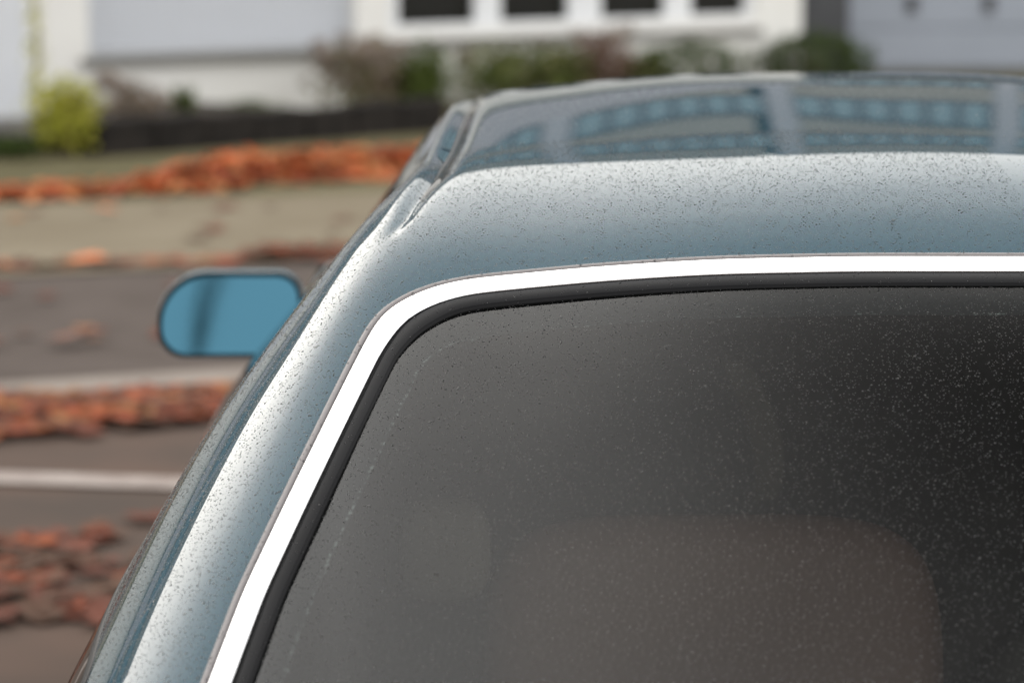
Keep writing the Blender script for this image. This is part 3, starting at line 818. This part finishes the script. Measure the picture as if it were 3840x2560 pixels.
# side windows
def side_panel(name, ylo, lower, upper_, m, seal, parent):
    ys_ = np.linspace(ylo[0], ylo[1], 90)
    lo_ = [(y, np.interp(y, *zip(*lower))) for y in ys_]; up_ = [(y, np.interp(y, *zip(*upper_))) for y in ys_[::-1]]
    ol = resample(lo_ + up_, 420, 14)
    msk = (_G[:, 0] < -.5)
    p = np.column_stack([np.zeros(len(ol)), ol]); lp = Loop(*nearest(p, (1, 2), msk))
    rings = []; c = ol.mean(0)
    for k in range(14):
        r = ol.mean(0) + (ol - ol.mean(0)) * (1 - k / 14) * np.array([1, 1])
        s, t = nearest(np.column_stack([np.zeros(len(r)), r]), (1, 2), msk, 5); rings.append(srf(s, t) + normals(s, t) * .0012)
    n = len(ol); f = [(r * n + a, r * n + (a + 1) % n, (r + 1) * n + (a + 1) % n, (r + 1) * n + a) for r in range(13) for a in range(n)]
    f.append([13 * n + a for a in range(n)])
    v = np.concatenate(rings); fl = np.array([-1, 1, 1])
    for sd in (1, -1):
        o = mesh(name, v * (fl if sd < 0 else 1), f, m, parent, True)
        rr = [lp.at(a, h) for a, h in ((-.006, -.003), (-.0058, .0008), (-.003, .0016), (.004, .0018), (.008, .0012), (.0085, 0))]
        fv = np.concatenate(rr); ff = np.concatenate([np.stack([np.arange(n) + r * n, (np.arange(n) + 1) % n + r * n, (np.arange(n) + 1) % n + (r + 1) * n, np.arange(n) + (r + 1) * n], -1) for r in range(5)])
        mesh('window_seal', fv * (fl if sd < 0 else 1), ff, seal, o, True)
    return lp
SIDE = side_panel('side_window', (-.39, 1.98), [(-.40, .935), (2.0, .935)], [(-.39, .965), (-.35, 1.035), (-.28, 1.056), (-.1, 1.064), (.1, 1.078), (.4, 1.15), (.8, 1.195), (1.3, 1.18), (1.7, 1.09), (1.95, .985), (2.0, .96)], M_dglass, M_seal, car)
# windscreen
wy = np.linspace(1.62, 2.68, 16); v = []
for y in wy:
    hw = .45 + (y - 1.62) * .25
    for x in np.linspace(-hw, hw, 16): v.append((x, y, 0))
s, t = nearest(np.array(v), (0, 1), _G[:, 2] > .9); v = srf(s, t) + normals(s, t) * .002
mesh('windscreen', v, [(i * 16 + j, i * 16 + j + 1, i * 16 + j + 17, i * 16 + j + 16) for i in range(15) for j in range(15)], M_dglass, car, True)

# bonnet, bumpers, floor, wheels: plain but complete, seen only from other places
def loft(name, secs, m, parent, cap=True):
    n = len(secs[0]); v = [p for s_ in secs for p in s_]
    f = [(r * n + a, r * n + a + 1, (r + 1) * n + a + 1, (r + 1) * n + a) for r in range(len(secs) - 1) for a in range(n - 1)]
    if cap: f.append([(len(secs) - 1) * n + a for a in range(n)])
    return mesh(name, v, f, m, parent, True)
e0 = srf(np.linspace(.002, .998, 60), np.full(60, .0005)); e1 = srf(np.linspace(.002, .998, 60), np.full(60, .9995))
def push(e, dy, zt, wx):
    k = (e[:, 2] - .25) / (e[:, 2].max() - .25); q = e.copy(); q[:, 1] += dy; q[:, 2] = .25 + k * (zt - .25); q[:, 0] *= wx; return q.tolist()
loft('bonnet', [e0.tolist(), push(e0, .35, .955, 1.0), push(e0, .75, .90, .98), push(e0, .98, .82, .94), push(e0, 1.08, .68, .88), push(e0, 1.10, .45, .86)], M_paint, car)
loft('rear_end', [e1.tolist(), push(e1, -.10, .875, .99), push(e1, -.16, .84, .97), push(e1, -.20, .70, .96), push(e1, -.22, .50, .95)], M_paint, car)
m = MB(); m.box(-.80, .80, -1.75, 3.7, .20, .26); m.build('underbody', M_trimint, car)
M_tyre = mat('tyre_rubber', (.02, .02, .02), .8); M_rim = mat('alloy_rim', (.5, .5, .52), .3, metal=.9)
for sx in (-1, 1):
    for y in (-.95, 2.72 - .02):
        prof = [(.20, -.10), (.29, -.105), (.315, -.08), (.318, 0), (.315, .08), (.29, .105), (.20, .10)]
        nn = 40; v = [(r * 0 + o * 1, r * math.cos(a), r * math.sin(a)) for a in np.linspace(0, 2 * math.pi, nn, endpoint=False) for r, o in prof]
        f = [(i * 7 + j, i * 7 + j + 1, ((i + 1) % nn) * 7 + j + 1, ((i + 1) % nn) * 7 + j) for i in range(nn) for j in range(6)]
        wh = mesh('wheel', v, f, M_tyre, car, True); wh.location = (sx * .82, y, .315)
        m = MB()
        for k in range(10):
            a = k * .628; c_, s_ = math.cos(a), math.sin(a)
            m.add([(sx * .09, .03 * -s_, .03 * c_), (sx * .095, .2 * c_ - .02 * s_, .2 * s_ + .02 * c_), (sx * .095, .2 * c_ + .02 * s_, .2 * s_ - .02 * c_), (sx * .09, .03 * s_, -.03 * c_)], [(0, 1, 2, 3)])
        m.tube([(sx * .06, 0, 0), (sx * .1, 0, 0)], .06, 16); m.tube([(-sx * .09, 0, 0), (-sx * .085, 0, 0)], .2, 24)
        m.build('rim', M_rim, wh)

# wing mirrors
def rrect(w_, h_, r, n=10, e=(1, 1, 1, 1)):
    o = []
    for k, (cx_, cy_, a0) in enumerate(((w_ / 2, h_ / 2, 0), (-w_ / 2, h_ / 2, 90), (-w_ / 2, -h_ / 2, 180), (w_ / 2, -h_ / 2, 270))):
        q = r * e[k]; sx, sy = (1, 1, -1, -1)[0], 1
        ccx, ccy = cx_ - math.copysign(q, cx_), cy_ - math.copysign(q, cy_)
        for i in range(n + 1): a = R(a0 + 90 * i / n); o.append((ccx + q * math.cos(a), ccy + q * math.sin(a)))
    return o
M_blue = mat('blue_mirror_glass', (.047, .128, .180), .03, metal=1.0)
M_mshell = M_paint
for sx in (1, -1):
    mr = bpy.data.objects.new('wing_mirror', None); mr.location = (-sx * .873, 1.95, 1.004); link(mr, car)
    e = (.7, 1.5, .8, .55) if sx > 0 else (1.5, .7, .55, .8)
    secs = []
    for dy, w_, h_ in ((-.004, .216, .128), (-.009, .2195, .1315), (.0, .223, .1345), (.03, .222, .134), (.07, .20, .118), (.10, .14, .08), (.112, .06, .03)):
        secs.append([(x, dy, z) for x, z in rrect(w_, h_, .052 * min(1, h_ / .12), e=e)])
    n = len(secs[0]); v = [p for s_ in secs for p in s_]; f = [(r * n + a, r * n + (a + 1) % n, (r + 1) * n + (a + 1) % n, (r + 1) * n + a) for r in range(6) for a in range(n)]
    f.append([6 * n + a for a in range(n)]); mesh('shell', v, f, M_paint, mr, True)
    secs = [[(x, dy, z) for x, z in rrect(w_, h_, .050, e=e)] for dy, w_, h_ in ((-.006, .217, .129), (-.0072, .2135, .1255), (-.004, .210, .122), (.004, .208, .120))]
    v = [p for s_ in secs for p in s_]; f = [(r * n + a, r * n + (a + 1) % n, (r + 1) * n + (a + 1) % n, (r + 1) * n + a) for r in range(3) for a in range(n)]
    mesh('bezel', v, f, M_seal, mr, True)
    gl = mesh('mirror_glass', [(x, .004, z) for x, z in rrect(.2085, .1195, .049, e=e)], [list(range(n))], M_blue, mr)
    gl.rotation_euler = (R(-11), 0, R(sx * MIRROR_YAW))
    m = MB(); m.bbox(-.03 + sx * .09, .03 + sx * .09, .02, .07, -.09, -.045, .01); m.build('arm', M_seal, mr)

# cabin
Xc, Nc = body_grid(np.linspace(.22, .78, 90), np.linspace(.10, .92, 120)); Xc = Xc - Nc * .030
ic = np.arange(Xc.shape[0] * Xc.shape[1]).reshape(Xc.shape[:2]); Fc = np.stack([ic[:-1, :-1], ic[:-1, 1:], ic[1:, 1:], ic[1:, :-1]], -1).reshape(-1, 4)
cc_ = Xc.reshape(-1, 3)[Fc].mean(1); hp_ = REAR.at(.004, 0)[:, :2]
Fc = Fc[~(in_poly(cc_[:, 0], cc_[:, 1], hp_) & (cc_[:, 2] > .8))]
mesh('cabin_lining', Xc.reshape(-1, 3), Fc, M_lining, car, True)
def cushion(name, c, r, m, parent, e1=.35, e2=.45, rx=0., n=28):
    v = []; pw = lambda a, e: math.copysign(abs(a) ** e, a)
    for i in range(n + 1):
        ph = -math.pi / 2 + math.pi * i / n
        for j in range(2 * n):
            th = math.pi * j / n
            x, y, z = r[0] * pw(math.cos(ph), e1) * pw(math.cos(th), e2), r[1] * pw(math.cos(ph), e1) * pw(math.sin(th), e2), r[2] * pw(math.sin(ph), e1)
            y, z = y * math.cos(rx) - z * math.sin(rx), y * math.sin(rx) + z * math.cos(rx); v.append((x + c[0], y + c[1], z + c[2]))
    f = [(i * 2 * n + j, i * 2 * n + (j + 1) % (2 * n), (i + 1) * 2 * n + (j + 1) % (2 * n), (i + 1) * 2 * n + j) for i in range(n) for j in range(2 * n)]
    return mesh(name, v, f, m, parent, True)
m = MB(); m.box(-.64, .64, -.76, .02, .89, .905); m.build('parcel_shelf', M_trimint, car)
m = MB(); m.bbox(-.72, .72, 1.72, 2.3, .45, .945, .05); m.build('dashboard', M_trimint, car)
m = MB(); m.box(-.80, .80, -.95, 2.5, .40, .44); m.build('cabin_floor', M_trimint, car)
m = MB(); m.box(-.62, .62, -.80, -.77, .30, .89); m.build('boot_wall', M_trimint, car)
M_lightcloth = mat('pale_cloth', (.10, .09, .075), .8)
cushion('rear_seat', (-.245, .10, .885), (.225, .10, .215), M_cloth, car, .42, .4, R(-14))
cushion('rear_seat', (.245, .10, .83), (.225, .10, .17), M_trimint, car, .42, .4, R(-14))
cushion('head_restraint', (-.505, .08, 1.075), (.045, .04, .05), M_lightcloth, car, .7, .6)
for sx in (-1, 1):
    cushion('front_seat', (sx * .36, 1.05, .80), (.24, .10, .33), M_trimint, car, .42, .4, R(-16))
    cushion('front_head_restraint', (sx * .36, .97, 1.17), (.14, .05, .07), M_trimint, car, .5, .5)
# seat belt webbing hanging from the pillar behind the left front seat
v = []
for k in range(25):
    a = k / 24; x = -.19 + .06 * math.sin(a * 1.9) - .02 * a; z = 1.165 - .16 * a
    v += [(x - .014 - .014 * a * (1 - a) * 2, .62, z), (x + .014, .625, z)]
mesh('seat_belt', v, [(2 * k, 2 * k + 1, 2 * k + 3, 2 * k + 2) for k in range(24)], M_belt, car, True)

# ------------------------------------------------------------------ rain beads
m, nn_, oo_ = newmat('rain_water')
gb = nn_.nodes.new('ShaderNodeBsdfRefraction'); gb.inputs['IOR'].default_value = 1.33; gb.inputs['Roughness'].default_value = .30
gg = nn_.nodes.new('ShaderNodeBsdfGlossy'); gg.inputs['Roughness'].default_value = .30
gf = nn_.nodes.new('ShaderNodeGroup'); gf.node_tree = FG; gm = nn_.nodes.new('ShaderNodeMath'); gm.operation = 'MULTIPLY'; gm.inputs[1].default_value = .6
gk = nn_.nodes.new('ShaderNodeMixShader')
nn_.links.new(gf.outputs[0], gm.inputs[0]); nn_.links.new(gm.outputs[0], gk.inputs[0]); nn_.links.new(gb.outputs[0], gk.inputs[1]); nn_.links.new(gg.outputs[0], gk.inputs[2])
nn_.links.new(gk.outputs[0], oo_.inputs[0]); M_water = m
def dome(seg, rings):
    v = []; f = []
    for r_ in range(rings):
        a = (r_ / rings) * math.pi / 2 * .96
        for k in range(seg): v.append((math.cos(a), 0, math.sin(a)) if False else (math.cos(a) * math.cos(2 * math.pi * k / seg), math.cos(a) * math.sin(2 * math.pi * k / seg), math.sin(a)))
    v.append((0, 0, 1))
    for r_ in range(rings - 1):
        for k in range(seg):
            b = (k + 1) % seg; f += [(r_ * seg + k, r_ * seg + b, (r_ + 1) * seg + b), (r_ * seg + k, (r_ + 1) * seg + b, (r_ + 1) * seg + k)]
    for k in range(seg): f.append(((rings - 1) * seg + k, (rings - 1) * seg + (k + 1) % seg, rings * seg))
    return np.array(v), np.array(f)
def tri_of(v, f):
    t = []
    for q in f:
        for k in range(1, len(q) - 1): t.append((q[0], q[k], q[k + 1]))
    return np.array(t)
def sample(V, T, dens, keep):
    a, b, c = V[T[:, 0]], V[T[:, 1]], V[T[:, 2]]; cr_ = np.cross(b - a, c - a); ar = np.linalg.norm(cr_, axis=1) / 2
    k = keep((a + b + c) / 3, cr_); a, b, c, cr_, ar = a[k], b[k], c[k], cr_[k], ar[k]
    n = int(ar.sum() * dens); i = rng.choice(len(ar), n, p=ar / ar.sum()); u, w_ = rng.uniform(size=n), rng.uniform(size=n)
    fl = u + w_ > 1; u[fl], w_[fl] = 1 - u[fl], 1 - w_[fl]
    nr = cr_[i] / (2 * ar[i][:, None])
    return a[i] + (b[i] - a[i]) * u[:, None] + (c[i] - a[i]) * w_[:, None], nr
def beads(name, label, P_, N_, rad, hgt, shape):
    N_ = np.where(N_[:, 2:3] < 0, -N_, N_); dv, df = shape
    t1 = np.cross(N_, (0, 1, 0)); t1 /= np.linalg.norm(t1, axis=1, keepdims=True); t2 = np.cross(N_, t1)
    a = rng.uniform(0, 6.28, len(P_)); e = rng.uniform(.82, 1.2, len(P_))
    u1 = t1 * np.cos(a)[:, None] + t2 * np.sin(a)[:, None]; u2 = np.cross(N_, u1)
    r = (rad)[:, None, None]; h_ = (rad * hgt)[:, None, None]
    v = P_[:, None, :] + r * (dv[None, :, 0:1] * (u1 * e[:, None])[:, None, :] + dv[None, :, 1:2] * (u2 / e[:, None])[:, None, :]) + h_ * (dv[None, :, 2:3] * N_[:, None, :]) - N_[:, None, :] * 2e-5
    f = df[None] + (np.arange(len(P_)) * len(dv))[:, None, None]
    o = mesh(name, v.reshape(-1, 3), f.reshape(-1, 3), M_water, None, True)
    return tag(o, label, 'raindrops', None, 'stuff')
def radii(n, lo=.00035, md=.00068, hi=.0013): return np.clip(md * np.exp(rng.normal(0, .34, n)), lo, hi)
T3 = np.concatenate([F4[:, [0, 1, 2]], F4[:, [0, 2, 3]]])
def steep(nr): return abs(nr[:, 2]) > .30 * np.linalg.norm(nr, axis=1)
near = lambda c, nr: (c[:, 2] > .86) & (c[:, 1] < .60) & (c[:, 1] > -.60) & (c[:, 0] < .06) & steep(nr)
far = lambda c, nr: (c[:, 2] > .90) & (((c[:, 1] >= .60) & (c[:, 1] < 1.75)) | ((c[:, 0] >= .06) & (c[:, 1] < .60) & (c[:, 1] > -1.0))) & steep(nr)
p_, n_ = sample(BODY, T3, 84000, near); beads('raindrops', 'beads of rain standing on the rear roof and rear pillar paint', p_, n_, radii(len(p_), .00026, .00048), .5, dome(6, 2))
p_, n_ = sample(BODY, T3, 8000, far); beads('raindrops', 'beads of rain standing on the front of the roof', p_, n_, radii(len(p_)), .3, dome(6, 1))
GT = tri_of(GLASS_V.tolist(), GLASS_F)
p_, n_ = sample(GLASS_V, GT, 60000, lambda c, nr: (c[:, 1] > -.58) & (c[:, 0] < .06)); beads('raindrops', 'beads of rain standing on the rear window glass', p_, n_, radii(len(p_), .00025, .00045), .55, dome(6, 2))
p_, n_ = sample(GLASS_V, GT, 12000, lambda c, nr: (c[:, 1] <= -.58) | (c[:, 0] >= .06)); beads('raindrops', 'beads of rain standing on the far side of the rear window', p_, n_, radii(len(p_)), .55, dome(6, 1))
for nm, lab, dn in (('window_trim', 'beads of rain standing on the bright trim round the rear window', 14000), ('window_seal', 'beads of rain standing on the black seal of the rear window', 12000), ('trim_lip', 'beads of rain standing on the grey lip of the trim', 26000)):
    o = [q for q in car.children if q.name == nm][0]; vv = np.array([q.co for q in o.data.vertices]); ff = tri_of(vv, [list(q.vertices) for q in o.data.polygons])
    p_, n_ = sample(vv, ff, dn, lambda c, nr: abs(nr[:, 2]) > .35 * np.linalg.norm(nr, axis=1)); beads('raindrops', lab, p_, n_, radii(len(p_), .0003, .0006), .6, dome(8, 2))
